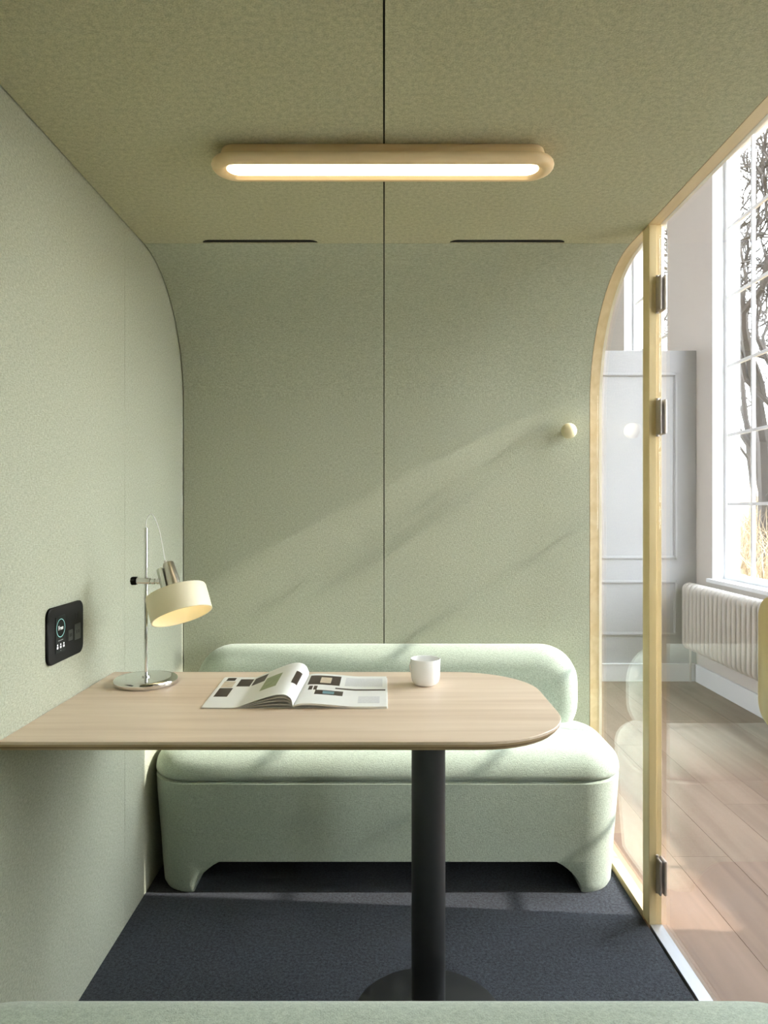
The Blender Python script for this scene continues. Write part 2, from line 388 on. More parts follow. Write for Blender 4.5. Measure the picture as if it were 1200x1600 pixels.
# wooden pull plate
bm = bmesh.new()
pts = rrect(0.095, 0.131, 0.045, 8)
rings = []
for x, ins in ((0.772, 0.004), (0.7745, 0.001), (0.777, 0), (0.788, 0), (0.7905, 0.001), (0.793, 0.004)):
    rings.append([(x, 1.362+p[0]*(0.095-ins)/0.095, 0.900+p[1]*(0.131-ins)/0.131) for p in pts])
loft(bm, rings)
hd = autosmooth(obj('pull_handle', bm, M['birch_z'], door)); hd['label'] = 'rounded birch pull plate'

# ---------------------------------------------------------------- ceiling lamp
def stadium(hl, hw, n=14):
    pts = []
    for k in range(n+1):
        a = -PI/2+PI*k/n; pts.append((hl-hw+hw*math.cos(a), hw*math.sin(a)))
    for k in range(n+1):
        a = PI/2+PI*k/n; pts.append((-hl+hw+hw*math.cos(a), hw*math.sin(a)))
    return pts
LY = 1.622; LXc = -0.003
cl = empty('ceiling_lamp', (LXc, LY, ZC), 'long pill-shaped pale wood ceiling lamp with glowing white strip', 'lamp')
def st_ring(hl, hw, z): return [(LXc+x, LY+y, z) for x, y in stadium(hl, hw)]
bm = bmesh.new(); loft(bm, [st_ring(0.368, 0.030, ZC-0.0002), st_ring(0.370, 0.032, ZC-0.002), st_ring(0.376, 0.040, ZC-0.020), st_ring(0.379, 0.043, ZC-0.024)])
autosmooth(obj('mount', bm, M['birch_x'], cl), 35)
bm = bmesh.new(); R0 = []
for k in range(9):
    a = PI*k/8
    R0.append(st_ring(0.379+0.016*math.sin(a)-0.001, 0.043+0.016*math.sin(a)-0.001, ZC-0.0245-0.013*(1-math.cos(a))))
R0 += [st_ring(0.371, 0.0375, ZC-0.0506), st_ring(0.359, 0.0290, ZC-0.0440)]
loft(bm, R0, True, False)
autosmooth(obj('housing', bm, M['birch_x'], cl), 35)
bm = bmesh.new(); loft(bm, [st_ring(0.3590, 0.0289, ZC-0.036), st_ring(0.3590, 0.0289, ZC-0.0442)])
obj('diffuser', bm, emit('lamp diffuser', (1.0, 0.84, 0.58, 1), 7.0), cl)['label'] = 'glowing warm white diffuser'

# ================================================================ SOFA
def seat_rings(cx, cy, hx, hy, rc, prof):
    """prof: (z, inset) from bottom to top"""
    out = []
    for z, ins in prof:
        out.append([(cx+x, cy+y, z) for x, y in rrect(hx-ins, hy-ins, max(rc-ins, 0.02), 10)])
    return out
def make_sofa(name, label, cx, y_front, y_back, hx, ztop, facing, back=True, rc=0.14):
    """facing -1: the front looks towards -y"""
    cy = (y_front+y_back)/2; hy = abs(y_back-y_front)/2
    t = empty(name, (cx, cy, 0), label, 'sofa')
    zs = 0.358
    # cushion
    prof = []
    h = ztop-zs
    for k in range(13):
        a = PI/2*k/12
        z = zs+0.012+(h-0.012)*math.sin(a)**1.0
        prof.append((z, 0.085*(1-math.cos(a))**1.15))
    prof = [(zs+0.0006, 0.012), (zs+0.004, 0.005)]+[(z, max(0, i)) for z, i in prof]
    bm = bmesh.new()
    rings = seat_rings(cx, cy, hx, hy, rc, prof)
    for q, dz in ((0.13, 0.004), (0.18, 0.006)):
        rings.append([(cx+x, cy+y, ztop+dz) for x, y in rrect(hx-q, hy-q, 0.03, 10)])
    loft(bm, rings)
    autosmooth(obj('seat_cushion', bm, M['sofa_fabric'], t), 60)
    # upholstered base, tapered, standing on two broad feet
    bm = bmesh.new()
    zb = 0.103
    pr = [(zb, 0.019), (zb+0.05, 0.016), (0.22, 0.010), (0.30, 0.004), (zs-0.006, 0.001), (zs-0.001, 0.008)]
    loft(bm, seat_rings(cx, cy, hx, hy, rc, pr))
    xi0, xi1 = hx-0.232, hx-0.146     # inner edge of the foot at its top and on the floor
    for sgn in (-1, 1):
        rings = []
        for k in range(9):
            u = k/8; z = zb*(1-u)
            a = u*PI/2
            xin = xi0+(xi1-xi0)*math.sin(a)**0.8
            ins = 0.019+0.008*u
            if k == 8: ins += 0.006
            q = [(x, y) for x, y in rrect(hx-ins, hy-ins, rc-ins, 10) if x > 0]
            q = sorted(q, key=lambda p: p[1])
            yb0, yb1 = q[0][1], q[-1][1]
            poly = [(xin, yb0+0.004)]+q+[(xin, yb1-0.004)]
            rings.append([(cx+sgn*x, cy+y, max(z, 0.0)) for x, y in poly])
        loft(bm, rings)
    autosmooth(obj('base', bm, M['sofa_fabric'], t), 50)
    if back:
        bm = bmesh.new(); rings = []
        hz = (0.716-0.455)/2+0.04; zc = 0.716-hz; hb = 0.690
        for k in range(12):          # from the wall side to the front, the front edge fully rounded
            if k < 4: y = 0.004+0.0175*k; ins = 0.035*(1-math.sin(PI/2*min(1, (k+0.4)/3)))
            else:
                a = PI/2*(k-3)/8; y = 0.0565+0.075*math.sin(a); ins = 0.075*(1-math.cos(a))
            rings.append([(cx+x*1.0, y_back+facing*y, zc+z) for x, z in rrect(hb-ins, hz-ins, max(0.02, 0.135-ins*0.6), 10)])
        loft(bm, rings)
        autosmooth(obj('backrest', bm, M['sofa_fabric'], t), 60)
    return t
make_sofa('sofa', 'sage green upholstered sofa with a rounded backrest against the booth end wall', 0.012, 2.185, YB-0.006, 0.757, 0.447, -1)
make_sofa('sofa', 'sage green upholstered sofa facing the table from the other side', -0.0, 1.150, 0.50, 0.742, 0.437, 1, rc=0.17)

# ================================================================ TABLE
TZ = 0.755
tb = empty('table', (0.105, 1.665, 0), 'pale oak wall-mounted table with a rounded end on a black column', 'table')
def table_outline(ins=0.0, n=12):
    x0, x1, y0, y1 = XL+0.001, 0.388-ins, 1.366+ins, 1.955-ins
    r = 0.200-ins; e = 1.0
    pts = [(x0, y0)]
    for k in range(n+1):
        a = -PI/2+PI/2*k/n; pts.append((x1-r+r*math.cos(a), y0+r+r*math.sin(a)))
    for k in range(n+1):
        a = PI/2*k/n; pts.append((x1-r+r*math.cos(a), y1-r+r*math.sin(a)))
    pts.append((x0, y1))
    return pts
def slab(z0, i0, z1, i1, z2=None, i2=None):
    bm = bmesh.new()
    rs = [[p+(z0,) for p in table_outline(i0)], [p+(z1,) for p in table_outline(i1)]]
    if z2 is not None: rs.append([p+(z2,) for p in table_outline(i2)])
    loft(bm, rs); return bm
obj('table_top', slab(TZ-0.0055, 0.0, TZ-0.001, 0.0, TZ, 0.001), M['oak_top'], tb)
obj('edge_layer', slab(TZ-0.0105, 0.0025, TZ-0.0056, 0.0005), M['ply'], tb)
obj('edge_layer', slab(TZ-0.0150, 0.0065, TZ-0.0106, 0.003), M['ply_dark'], tb)
obj('edge_layer', slab(TZ-0.0200, 0.0120, TZ-0.0151, 0.007), M['ply'], tb)
bm = bmesh.new(); lathe(bm, [(0.040, 0.008), (0.040, TZ-0.0202)], 40, Matrix.Translation((0.105, 1.665, 0)))
autosmooth(obj('column', bm, M['black_steel'], tb), 40)
bm = bmesh.new(); lathe(bm, [(0.176, 0.0002), (0.178, 0.002), (0.178, 0.006), (0.175, 0.008)], 56, Matrix.Translation((0.105, 1.665, 0)))
autosmooth(obj('base_plate', bm, M['black_steel'], tb), 40)

# ================================================================ DESK LAMP
LX, LYy = -0.617, 1.825
dl = empty('desk_lamp', (LX, LYy, TZ), 'chrome desk lamp with a tilted cream drum shade on the table', 'lamp')
T0 = Matrix.Translation((LX, LYy, TZ))
bm = bmesh.new(); lathe(bm, [(0.078, 0.0003), (0.080, 0.002), (0.080, 0.010), (0.079, 0.014), (0.076, 0.0165), (0.06, 0.0175), (0.0, 0.018)], 56, T0)
autosmooth(obj('base', bm, M['chrome'], dl), 50)
bm = bmesh.new(); lathe(bm, [(0.0045, 0.017), (0.0045, 0.402), (0.0035, 0.404)], 16, T0)
autosmooth(obj('pole', bm, M['chrome'], dl), 50)
bm = bmesh.new(); lathe(bm, [(0.010, 0.0176), (0.010, 0.021), (0.006, 0.022)], 20, T0)
autosmooth(obj('collar', bm, M['chrome'], dl), 50)
CZ = TZ+0.2665
bm = bmesh.new(); tube(bm, [(LX-0.022, LYy-0.004, CZ), (LX+0.012, LYy-0.004, CZ-0.001)], 0.0085, 16)
tube(bm, [(LX+0.012, LYy-0.004, CZ-0.001), (LX+0.044, LYy-0.002, CZ-0.003)], 0.0045, 12)
for q in (0.020, 0.034):
    tube(bm, [(LX+q-0.004, LYy-0.003, CZ-0.002), (LX+q+0.004, LYy-0.003, CZ-0.002)], 0.0075, 14)
clp = autosmooth(obj('clamp', bm, M['chrome'], dl), 50)
bm = bmesh.new()
loft(bm, [[(LX-x, LYy-0.004+r*(1+0.10*math.cos(6*a))*math.cos(a), CZ+r*(1+0.10*math.cos(6*a))*math.sin(a)) for a in [2*PI*k/36 for k in range(36)]] for x, r in ((0.0215, 0.009), (0.023, 0.0105), (0.034, 0.0105), (0.037, 0.008))])
autosmooth(obj('clamp_knob', bm, M['black_plastic'], clp), 40)['label'] = 'black clamp knob'
# shade: local +z is the axis from the open rim up to the socket
SC = Vector((LX+0.091, LYy-0.020, TZ+0.2095))       # centre of the drum
axis = Vector((-0.37, 0.33, 1.0)).normalized()
ax_x = (Vector((1, 0, 0))-axis*axis.x).normalized(); ax_y = axis.cross(ax_x)
RS = Matrix.Translation(SC) @ Matrix((ax_x, ax_y, axis)).transposed().to_4x4()
bm = bmesh.new(); hr, hh = 0.0775, 0.034
lathe(bm, [(0.0, hh), (hr-0.006, hh), (hr-0.0015, hh-0.0015), (hr, hh-0.006), (hr, -hh), (hr-0.0015, -hh-0.0003), (hr-0.003, -hh), (hr-0.003, hh-0.007), (hr-0.009, hh-0.004), (0.0, hh-0.004)], 64, RS)
autosmooth(obj('shade', bm, M['cream'], dl), 50)['label'] = 'cream enamel drum shade'
bm = bmesh.new(); lathe(bm, [(0.0, -0.006), (0.012, -0.004), (0.019, 0.004), (0.020, 0.012), (0.014, 0.022), (0.012, 0.029)], 24, RS)
autosmooth(obj('bulb', bm, emit('warm bulb', (1.0, 0.92, 0.70, 1), 3.0), dl), 60)
bm = bmesh.new(); lathe(bm, [(0.0195, hh+0.0003), (0.0195, hh+0.006), (0.0140, hh+0.078), (0.0125, hh+0.080), (0.0, hh+0.080)], 32, RS)
autosmooth(obj('socket', bm, M['brushed'], dl), 40)['label'] = 'brushed steel conical socket'
# pale bracket plate hugging the socket on the pole side
bm = bmesh.new(); rr = []
for zz, w in ((hh+0.001, 0.018), (hh+0.062, 0.015), (hh+0.070, 0.012)):
    rr.append([RS @ Vector((-0.020-0.010*(1-abs(u))-0.004, u*w, zz)) for u in (-1, -0.5, 0, 0.5, 1)]+[RS @ Vector((-0.0165, u*w, zz)) for u in (1, -1)])
loft(bm, rr)
autosmooth(obj('bracket', bm, M['white_bracket'], dl), 40)
top = RS @ Vector((-0.006, 0, hh+0.068))
bm = bmesh.new(); tube(bm, [RS @ Vector((-0.006, 0, hh+0.079)), RS @ Vector((-0.006, 0, hh+0.088))], 0.0035, 12)
P0 = Vector((LX, LYy, TZ+0.404)); P1 = Vector((LX+0.002, LYy, TZ+0.425)); P2 = Vector((LX+0.016, LYy, TZ+0.438)); P3 = Vector((LX+0.034, LYy, TZ+0.398)); P4 = RS @ Vector((-0.006, 0, hh+0.088))
ctrl = [P0-Vector((0, 0, 0.02)), P0, P1, P2, P3, P4, P4-axis*0.02]
pts = []
for i in range(1, len(ctrl)-2):
    p0, p1, p2, p3 = ctrl[i-1:i+3]
    for k in range(8):
        t = k/8
        pts.append(0.5*((2*p1)+(-p0+p2)*t+(2*p0-5*p1+4*p2-p3)*t*t+(-p0+3*p1-3*p2+p3)*t**3))
pts.append(P4)
autosmooth(obj('cord_grip', bm, M['brushed'], dl), 50)
bm = bmesh.new(); tube(bm, pts, 0.0013, 8)
autosmooth(obj('cord', bm, M['ceramic'], dl), 60)['label'] = 'thin white looping cord'

# ================================================================ MUG
mg = empty('mug', (0.107, 1.815, TZ), 'small white ceramic espresso cup standing on the oak table', 'mug')
bm = bmesh.new(); Tm = Matrix.Translation((0.107, 1.815, TZ))
lathe(bm, [(0.0, 0.0002), (0.026, 0.0003), (0.030, 0.003), (0.0345, 0.010), (0.0368, 0.020), (0.0385, 0.066), (0.0378, 0.0672), (0.0366, 0.0665), (0.0345, 0.022), (0.031, 0.012), (0.0, 0.008)], 48, Tm)
autosmooth(obj('body', bm, M['ceramic'], mg), 50)
bm = bmesh.new()
hp = []
da = Vector((-0.82, 0.57, 0)).normalized()
for k in range(13):
    a = -PI/2+PI*k/12
    hp.append(Vector((0.107, 1.815, TZ+0.040))+da*(0.0365+0.010*math.cos(a))+Vector((0, 0, 0.017*math.sin(a))))
tube(bm, hp, 0.0033, 10)
autosmooth(obj('handle', bm, M['ceramic'], mg), 50)

# ================================================================ MAGAZINE
SPX, MY0, MD = -0.2045, 1.592, 0.288
mz = empty('magazine', (SPX, MY0+MD/2, TZ), 'open picture magazine with a curled page lying on the table', 'magazine')
PW = 0.211
def page_fn(side, lift, base, curl=0.0, width=PW):
    """height profile of one sheet: u 0 spine .. 1 outer edge, v 0 front .. 1 back"""
    def f(u, v, dz=0.0):
        hump = lift*(1+curl*v)*(math.sin(PI*min(1, u/0.62)**0.46) if u < 0.62 else 0)
        z = TZ+base+hump+dz
        if side < 0: skew = -0.018*v*u
        else: skew = 0
        x = SPX+side*(u*width*(1-0.25*lift*8*(u < 0.6)*u*(0.6-u)))+skew+0.006*v*(1 if side < 0 else 0)
        return Vector((x, MY0+v*MD, z))
    return f
def sheet(name, f, u0, u1, v0, v1, th, mat, parent, nu=18, nv=6, lift=0.0):
    bm = bmesh.new()
    top = [[bm.verts.new(f(u0+(u1-u0)*i/nu, v0+(v1-v0)*j/nv, lift+th)) for j in range(nv+1)] for i in range(nu+1)]
    bot = [[bm.verts.new(f(u0+(u1-u0)*i/nu, v0+(v1-v0)*j/nv, lift)) for j in range(nv+1)] for i in range(nu+1)]
    for i in range(nu):
        for j in range(nv):
            bm.faces.new((top[i][j], top[i+1][j], top[i+1][j+1], top[i][j+1]))
            bm.faces.new((bot[i][j], bot[i][j+1], bot[i+1][j+1], bot[i+1][j]))
    for i in range(nu):
        bm.faces.new((top[i][0], bot[i][0], bot[i+1][0], top[i+1][0])); bm.faces.new((top[i][nv], top[i+1][nv], bot[i+1][nv], bot[i][nv]))
    for j in range(nv):
        bm.faces.new((top[0][j], top[0][j+1], bot[0][j+1], bot[0][j])); bm.faces.new((top[nu][j], bot[nu][j], bot[nu][j+1], top[nu][j+1]))
    return autosmooth(obj(name, bm, mat, parent), 50)
# cover and page blocks
sheet('cover', page_fn(-1, 0.001, 0.0004), 0.0, 1.0, 0, 1, 0.0004, M['paper'], mz)
sheet('cover', page_fn(1, 0.001, 0.0004), 0.0, 1.01, 0, 1, 0.0004, M['paper'], mz)
fr = page_fn(1, 0.0075, 0.0010)
blk = sheet('page_block', fr, 0.004, 1.0, 0, 1, 0.0042, M['paper'], mz, nu=28)
for k, (l, b) in enumerate(((0.008, 0.0010), (0.016, 0.0014), (0.023, 0.0018))):
    sheet('page', page_fn(-1, l, b, 0.25), 0.006, 0.995-0.004*k, 0, 1, 0.0006, M['paper'], mz, nu=28)
fl = page_fn(-1, 0.0300, 0.0024, 0.30)
pgl = sheet('page', fl, 0.006, 0.985, 0, 1, 0.0005, M['paper'], mz, nu=36, nv=10)
def prnt(page, f, u0, u1, v0, v1, mat, base=0.0005):
    o = sheet('printed_picture', f, u0, u1, v0, v1, 0.00012, M[mat], page, nu=10, nv=4, lift=base+0.00005)
prnt(pgl, fl, 0.80, 0.95, 0.10+0.22, 0.60, 'print_dark')
prnt(pgl, fl, 0.82, 0.95, 0.62, 0.84, 'print_sand')
prnt(pgl, fl, 0.84, 0.94, 0.86, 0.97, 'print_dark')
prnt(pgl, fl, 0.46, 0.78, 0.66, 0.92, 'print_dark')
prnt(pgl, fl, 0.26, 0.44, 0.30, 0.72, 'print_green')
prnt(pgl, fl, 0.035, 0.10, 0.35, 0.72, 'print_dark')
prnt(blk, fr, 0.06, 0.44, 0.60, 0.93, 'print_dark', 0.0042)
prnt(blk, fr, 0.20, 0.33, 0.66, 0.86, 'print_sand', 0.0044)
prnt(blk, fr, 0.50, 0.95, 0.62, 0.92, 'print_text', 0.0042)
prnt(blk, fr, 0.40, 0.985, 0.485, 0.53, 'print_dark', 0.0042)
prnt(blk, fr, 0.09, 0.135, 0.42, 0.55, 'print_dark', 0.0042)
prnt(blk, fr, 0.15, 0.19, 0.42, 0.55, 'print_dark', 0.0042)
prnt(blk, fr, 0.18, 0.50, 0.28, 0.42, 'print_dark', 0.0042)
prnt(blk, fr, 0.27, 0.40, 0.31, 0.39, 'print_blue', 0.0044)
prnt(blk, fr, 0.68, 0.92, 0.10, 0.30, 'print_text', 0.0042)
# ================================================================ CONTROL PANEL on the left wall
cp = empty('control_panel', (XL, 1.649, 0.92), 'black touch control panel with a glowing screen ring on the fabric wall', 'control panel')
def yz_plate(yc, zc, hy, hz, r, x0, x1, n=8, ins=0.0):
    bm = bmesh.new(); rs = []
    for x, i in ((x0, 0), (x1-ins, 0), (x1, ins)):
        rs.append([(x, yc+y*(hy-i)/hy, zc+z*(hz-i)/hz) for y, z in rrect(hy, hz, r, n)])
    if ins == 0: rs = rs[:2]
    loft(bm, rs); return bm
autosmooth(obj('housing', yz_plate(1.649, 0.920, 0.091, 0.064, 0.020, XL+0.0004, XL+0.007, 8, 0.0015), M['black_plastic'], cp), 30)
scr = obj('screen', yz_plate(1.616, 0.920, 0.0245, 0.0415, 0.001, XL+0.0071, XL+0.0078, 2), M['screen'], cp)
bm = bmesh.new(); ro, ri = 0.0210, 0.0198
yc, zc_ = 1.6165, 0.934; n = 48
for k in range(n):
    a, b = 2*PI*k/n, 2*PI*(k+1)/n
    v = [bm.verts.new((XL+0.0080, yc+r*math.cos(t), zc_+r*math.sin(t))) for r, t in ((ri, a), (ro, a), (ro, b), (ri, b))]
    bm.faces.new(v)
bmesh.ops.remove_doubles(bm, verts=bm.verts, dist=1e-6)
obj('screen_ring', bm, M['ring'], scr)
def lettering(name, txt, y, z, size, mat, parent):
    cu = bpy.data.curves.new('t', 'FONT'); cu.body = txt; cu.size = size; cu.align_x = 'CENTER'; cu.align_y = 'CENTER'; cu.extrude = 0.0001
    to = bpy.data.objects.new('t', cu); C.objects.link(to)
    dg = bpy.context.evaluated_depsgraph_get(); dg.update()
    me = bpy.data.meshes.new_from_object(to.evaluated_get(dg))
    bpy.data.objects.remove(to); bpy.data.curves.remove(cu)
    bm = bmesh.new(); bm.from_mesh(me); bpy.data.meshes.remove(me)
    # text x -> world +y, text y -> world +z, facing +x
    for v in bm.verts: v.co = Vector((XL+0.0081+v.co.z, y+v.co.x, z+v.co.y))
    return obj(name, bm, mat, parent)
lettering('lettering', 'Free', yc, zc_, 0.0135, M['ui'], scr)
bm = bmesh.new()
for k in range(6): bx(bm, XL+0.0078, XL+0.0080, 1.604+k*0.0042, 1.6072+k*0.0042, 0.9052, 0.9068)
obj('screen_caption', bm, M['ui_dim'], scr)
for k in range(3):
    y = 1.601+k*0.0155; bm = bmesh.new()
    z = 0.8965
    lathe(bm, [(0.0024, 0), (0.0024, 0.0002)], 12, Matrix.Translation((XL+0.0078, y, z)) @ Matrix.Rotation(PI/2, 4, 'Y'))
    bx(bm, XL+0.0078, XL+0.0080, y-0.0034, y+0.0034, z-0.0085, z-0.0035)
    obj('screen_icon', bm, M['ui'], scr)
bm = bmesh.new(); lathe(bm, [(0.0014, 0), (0.0014, 0.0002)], 10, Matrix.Translation((XL+0.0078, 1.6165, 0.8825)) @ Matrix.Rotation(PI/2, 4, 'Y'))
obj('screen_icon', bm, M['ui_dim'], scr)
for y, hy, hz, z in ((1.668, 0.012, 0.0125, 0.9085), (1.706, 0.017, 0.019, 0.911)):
    sk = autosmooth(obj('socket_plate', yz_plate(y, z, hy, hz, 0.002, XL+0.0068, XL+0.0078, 4, 0.0003), M['panel_detail'], cp), 30)
    bm = bmesh.new()
    for q in (-0.3, 0.35): bx(bm, XL+0.0078, XL+0.0080, y+q*hy-0.0012, y+q*hy+0.0012, z-0.004, z+0.004)
    obj('contact_slot', bm, M['slot'], sk)
for q in (-0.006, 0.006):
    obj('sensor_slit', B(XL+0.0070, XL+0.0073, 1.702+q-0.001, 1.702+q+0.001, 0.943, 0.957), M['slot'], cp)

# ================================================================ WALL PEG
pg = empty('wall_peg', (0.678, YB, 1.494), 'pale wooden ball coat peg on the booth end wall', 'coat peg')
Tp = Matrix.Translation((0.678, YB, 1.494)) @ Matrix.Rotation(PI/2, 4, 'X')
bm = bmesh.new(); lathe(bm, [(0.008, 0.0003), (0.008, 0.022)], 20, Tp); autosmooth(obj('stem', bm, M['ball'], pg), 40)
bm = bmesh.new()
lathe(bm, [(0.0285*math.sin(PI*k/16), 0.044-0.0285*math.cos(PI*k/16)) for k in range(17)], 32, Tp)
bmesh.ops.remove_doubles(bm, verts=bm.verts, dist=1e-5)
obj('ball', bm, M['ball'], pg, smooth=True)

# ================================================================ HALL
HX0, HY0, HY1, HTOP = -5.0, -5.2, 9.0, 4.4
XO = 2.40          # outer face of the window wall
fh = empty('floor_hall', (1.5, 3.0, HZ), 'pale brown wide-plank wood floor of the hall', kind='structure')
obj('subfloor', B(HX0, XO, HY0, HY1, HZ-0.10, HZ-0.004), M['plank'], fh)
pw, pl = 0.197, 1.9
pm = bmesh.new(); bx(pm, 0.0003, pw-0.0003, 0.0003, pl-0.0003, -0.010, 0.0, bev=0.0006, seg=1)
pme = bpy.data.meshes.new('floor_plank'); bmesh.ops.recalc_face_normals(pm, faces=pm.faces); pm.to_mesh(pm_me := pme); pm.free(); pme.materials.append(M['plank'])
row = 0; x = 0.815
while x < XW:
    y = -0.6-(row*0.73 % pl)
    while y < 5.0:
        o = bpy.data.objects.new('floor_plank', pme); C.objects.link(o); o.parent = fh
        o.location = Vector((x, y, HZ))-fh.location
        sx = min(pw, XW-x)/pw; yl = min(pl, 5.0-y)/pl; o.scale = (sx, yl, 1)
        y += pl
    x += pw; row += 1
# window wall
bm = bmesh.new()
bx(bm, XW, XO, HY0, HY1, HZ-0.1, SILL); bx(bm, XW, XO, HY0, HY1, HEAD, HTOP)
ys = sorted([v for w in WINDOWS for v in w]); edges = [HY0]+ys+[HY1]
for i in range(0, len(edges), 2): bx(bm, XW, XO, edges[i], edges[i+1], SILL, HEAD)
ww = obj('wall_window', bm, M['wall_paint'], loc=(XW, 0, 0)); tag(ww, 'greige hall wall holding the tall windows above the radiator', kind='structure')
tag(obj('baseboard_window', B(XW-0.018, XW-0.0005, HY0, 4.998, HZ, HZ+0.125, bev=0.003), M['white_frame'], loc=(XW, 2, HZ)), 'white baseboard below the radiator', kind='structure')
pane_cache = {}
for wi, (a, b) in enumerate(WINDOWS):
    w = empty('window_%d' % (wi+3), (XW+0.09, (a+b)/2, SILL), ('tall white multi-pane hall window above the radiator', 'tall white multi-pane hall window')[wi != 1], kind='structure')
    bm = bmesh.new()   # painted lining of the reveal, inside and outside
    for (x0, x1) in ((XW-0.002, XW+0.078), (XW+0.112, XO+0.002)):
        bx(bm, x0, x1, a+0.0004, a+0.008, SILL, HEAD); bx(bm, x0, x1, b-0.008, b-0.0004, SILL, HEAD); bx(bm, x0, x1, a, b, HEAD-0.008, HEAD-0.0004)
    obj('reveal_lining', bm, M['white_frame'], w)
    bm = bmesh.new(); bx(bm, XW-0.030, XW+0.0785, a-0.03, b+0.03, SILL-0.022, SILL+0.004, bev=0.003); obj('sill_board', bm, M['white_frame'], w)
    fx0, fx1 = XW+0.079, XW+0.111; ft = 0.036
    bm = bmesh.new()
    bx(bm, fx0, fx1, a+0.001, a+ft, SILL+0.001, HEAD-0.001); bx(bm, fx0, fx1, b-ft, b-0.001, SILL+0.001, HEAD-0.001)
    bx(bm, fx0, fx1, a+ft, b-ft, SILL+0.001, SILL+0.045); bx(bm, fx0, fx1, a+ft, b-ft, HEAD-0.045, HEAD-0.001)
    obj('window_frame', bm, M['white_frame'], w)
    ny, nz = (3 if b-a < 1.2 else 4), 6; y0, y1, z0, z1 = a+ft, b-ft, SILL+0.045, HEAD-0.045
    for i in range(1, ny):
        y = y0+(y1-y0)*i/ny; obj('muntin', B(fx0+0.006, fx1-0.006, y-0.010, y+0.010, z0, z1), M['white_frame'], w)
    for j in range(1, nz):
        z = z0+(z1-z0)*j/nz; obj('muntin', B(fx0+0.007, fx1-0.007, y0, y1, z-0.010, z+0.010), M['white_frame'], w)
    pyw, pzh = (y1-y0)/ny, (z1-z0)/nz
    if ny not in pane_cache:
        pb = B(-0.002, 0.002, -pyw/2+0.008, pyw/2-0.008, -pzh/2+0.007, pzh/2-0.007)
        bmesh.ops.recalc_face_normals(pb, faces=pb.faces)
        me = bpy.data.meshes.new('pane'); pb.to_mesh(me); pb.free(); me.materials.append(M['winglass']); pane_cache[ny] = me
    for i in range(ny):
        for j in range(nz):
            o = bpy.data.objects.new('pane', pane_cache[ny]); C.objects.link(o); o.parent = w
            o.location = Vector(((fx0+fx1)/2, y0+pyw*(i+0.5), z0+pzh*(j+0.5)))-w.location
# sheer roller blinds added out of view to shape the daylight: one drawn right down, one only over the top of its window
for (a, b), zb_, lab in ((WINDOWS[3], SILL+0.02, 'added sheer white roller blind drawn fully down over a hall window'), ((WINDOWS[2][0], 2.405), 2.62, 'added narrow sheer white roller blind hanging lower than the wide one beside it'),
        ((2.405, WINDOWS[2][1]), 2.80, 'added wide sheer white roller blind drawn only over the top of a hall window')):
    rb = empty('added_blind', (XW+0.04, (a+b)/2, zb_), lab, 'blind')
    obj('blind_cloth', B(XW+0.040, XW+0.0406, a+0.012, b-0.012, zb_, HEAD-0.06), M['sheer'], rb)
    bm = bmesh.new(); tube(bm, [(XW+0.040, a+0.010, HEAD-0.045), (XW+0.040, b-0.010, HEAD-0.045)], 0.022, 16); autosmooth(obj('roller', bm, M['white_frame'], rb))
    bm = bmesh.new(); tube(bm, [(XW+0.040, a+0.012, zb_), (XW+0.040, b-0.012, zb_)], 0.008, 12); autosmooth(obj('bottom_bar', bm, M['white_frame'], rb))
# panelled partition across the hall
YP = 5.0; WT = 2.335
wp = empty('wall_hall', (1.5, YP, HZ), 'white panelled partition wall with raised mouldings in the hall', kind='structure')
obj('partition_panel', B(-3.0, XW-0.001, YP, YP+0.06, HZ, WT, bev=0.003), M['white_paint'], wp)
def moulding(x0, x1, z0, z1, wd=0.026):
    bm = bmesh.new()
    for (w_, d) in ((wd, 0.008), (wd*0.5, 0.015)):
        o_ = (wd-w_)/2
        bx(bm, x0+o_, x1-o_, YP-d, YP-0.0003, z0+o_, z0+o_+w_, bev=0.003); bx(bm, x0+o_, x1-o_, YP-d, YP-0.0003, z1-o_-w_, z1-o_, bev=0.003)
        bx(bm, x0+o_, x0+o_+w_, YP-d, YP-0.0003, z0+o_, z1-o_, bev=0.003); bx(bm, x1-o_-w_, x1-o_, YP-d, YP-0.0003, z0+o_, z1-o_, bev=0.003)
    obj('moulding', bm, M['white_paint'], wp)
def zz(py): return CAMZ+(796-py)/219.7
for x0, x1 in ((1.0, (1057-600)/219.7), (-0.25, 0.86), (-1.5, -0.39)):
    moulding(x0, x1, zz(874), zz(583)); moulding(x0, x1, zz(993), zz(906))
bm = bmesh.new(); bx(bm, -3.0, XW-0.019, YP-0.018, YP-0.0005, HZ, HZ+0.118, bev=0.003); bx(bm, -3.0, XW-0.019, YP-0.024, YP-0.0005, HZ+0.118, HZ+0.128, bev=0.003)
tag(obj('baseboard_hall', bm, M['white_frame'], loc=(1.5, YP, HZ)), 'white baseboard along the panelled partition', kind='structure')
